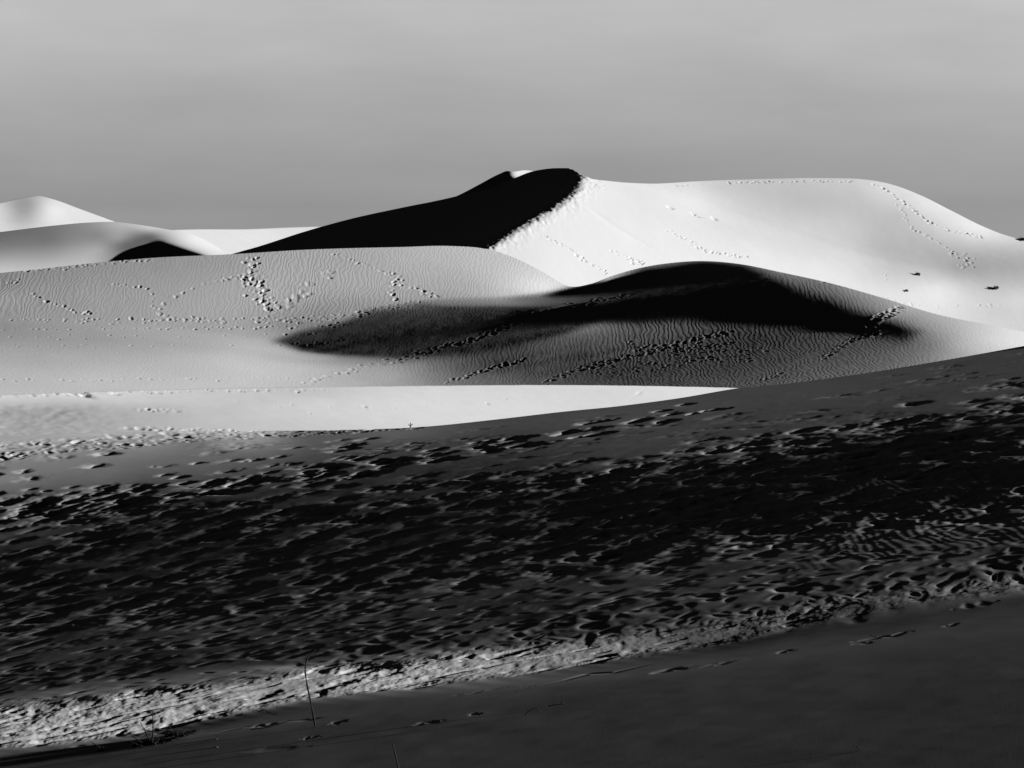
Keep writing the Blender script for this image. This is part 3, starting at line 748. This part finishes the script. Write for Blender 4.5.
# ------------------------------------------------------------------ sun and sky
sun = bpy.data.lights.new('sun', 'SUN'); sun.energy = SUN_POWER; sun.angle = math.radians(0.5); sun.color = (1, 1, 1)
so = bpy.data.objects.new('sun', sun); COL.objects.link(so)
so.rotation_euler = (0, math.pi/2 - SUN_E, 0)      # shines from +x
wd = bpy.data.worlds.new('World'); scene.world = wd; wd.use_nodes = True
nt = wd.node_tree; N = nt.nodes; L = nt.links
bgn = N['Background']; sky = N.new('ShaderNodeTexSky'); sky.sky_type = 'NISHITA'; sky.sun_disc = False
sky.sun_elevation = SUN_E; sky.sun_rotation = math.pi/2
bw = N.new('ShaderNodeRGBToBW'); L.new(sky.outputs[0], bw.inputs[0])
tc = N.new('ShaderNodeTexCoord'); sp = N.new('ShaderNodeSeparateXYZ'); L.new(tc.outputs['Generated'], sp.inputs[0])
cv = N.new('ShaderNodeValToRGB'); L.new(sp.outputs[2], cv.inputs[0])
els = [(0.0, 0.50), (0.012, 0.345), (0.028, 0.30), (0.052, 0.30), (0.09, 0.375), (0.115, 0.30), (0.16, 0.05), (0.3, 0.015), (1.0, 0.01)]
cr = cv.color_ramp
while len(cr.elements) < len(els): cr.elements.new(0.5)
for e, (p, g) in zip(cr.elements, els): e.position = p; e.color = (g, g, g, 1)
mu = N.new('ShaderNodeMath'); mu.operation = 'MULTIPLY'; L.new(bw.outputs[0], mu.inputs[0]); L.new(cv.outputs[0], mu.inputs[1])
az = N.new('ShaderNodeMapRange'); az.inputs[1].default_value = -0.5; az.inputs[2].default_value = 0.9; az.inputs[3].default_value = 0.08; az.inputs[4].default_value = 1.0
az.interpolation_type = 'SMOOTHSTEP'
L.new(sp.outputs[1], az.inputs[0])
mz = N.new('ShaderNodeMath'); mz.operation = 'MULTIPLY'; L.new(mu.outputs[0], mz.inputs[0]); L.new(az.outputs[0], mz.inputs[1])
mp = N.new('ShaderNodeMapping'); mp.inputs['Scale'].default_value = (4.5, 4.5, 19.0); mp.inputs['Rotation'].default_value = (0, 0.03, 0)
L.new(tc.outputs['Generated'], mp.inputs['Vector'])
cn = N.new('ShaderNodeTexNoise'); cn.inputs['Scale'].default_value = 2.2; cn.inputs['Detail'].default_value = 6; cn.inputs['Roughness'].default_value = 0.55
L.new(mp.outputs[0], cn.inputs['Vector'])
cm = N.new('ShaderNodeMapRange'); cm.inputs[1].default_value = 0.3; cm.inputs[2].default_value = 0.7; cm.inputs[3].default_value = 0.94; cm.inputs[4].default_value = 1.06
L.new(cn.outputs['Fac'], cm.inputs[0])
mc = N.new('ShaderNodeMath'); mc.operation = 'MULTIPLY'; L.new(mz.outputs[0], mc.inputs[0]); L.new(cm.outputs[0], mc.inputs[1])
L.new(mc.outputs[0], bgn.inputs[0]); bgn.inputs[1].default_value = 0.13

scene.view_settings.view_transform = 'Standard'; scene.view_settings.look = 'None'
scene.view_settings.exposure = math.log2(AGAIN/(0.30*SUN_POWER/math.pi)); scene.view_settings.gamma = 1
scene.render.engine = 'CYCLES'
scene.cycles.diffuse_bounces = 0; scene.cycles.max_bounces = 2
scene.cycles.use_denoising = True
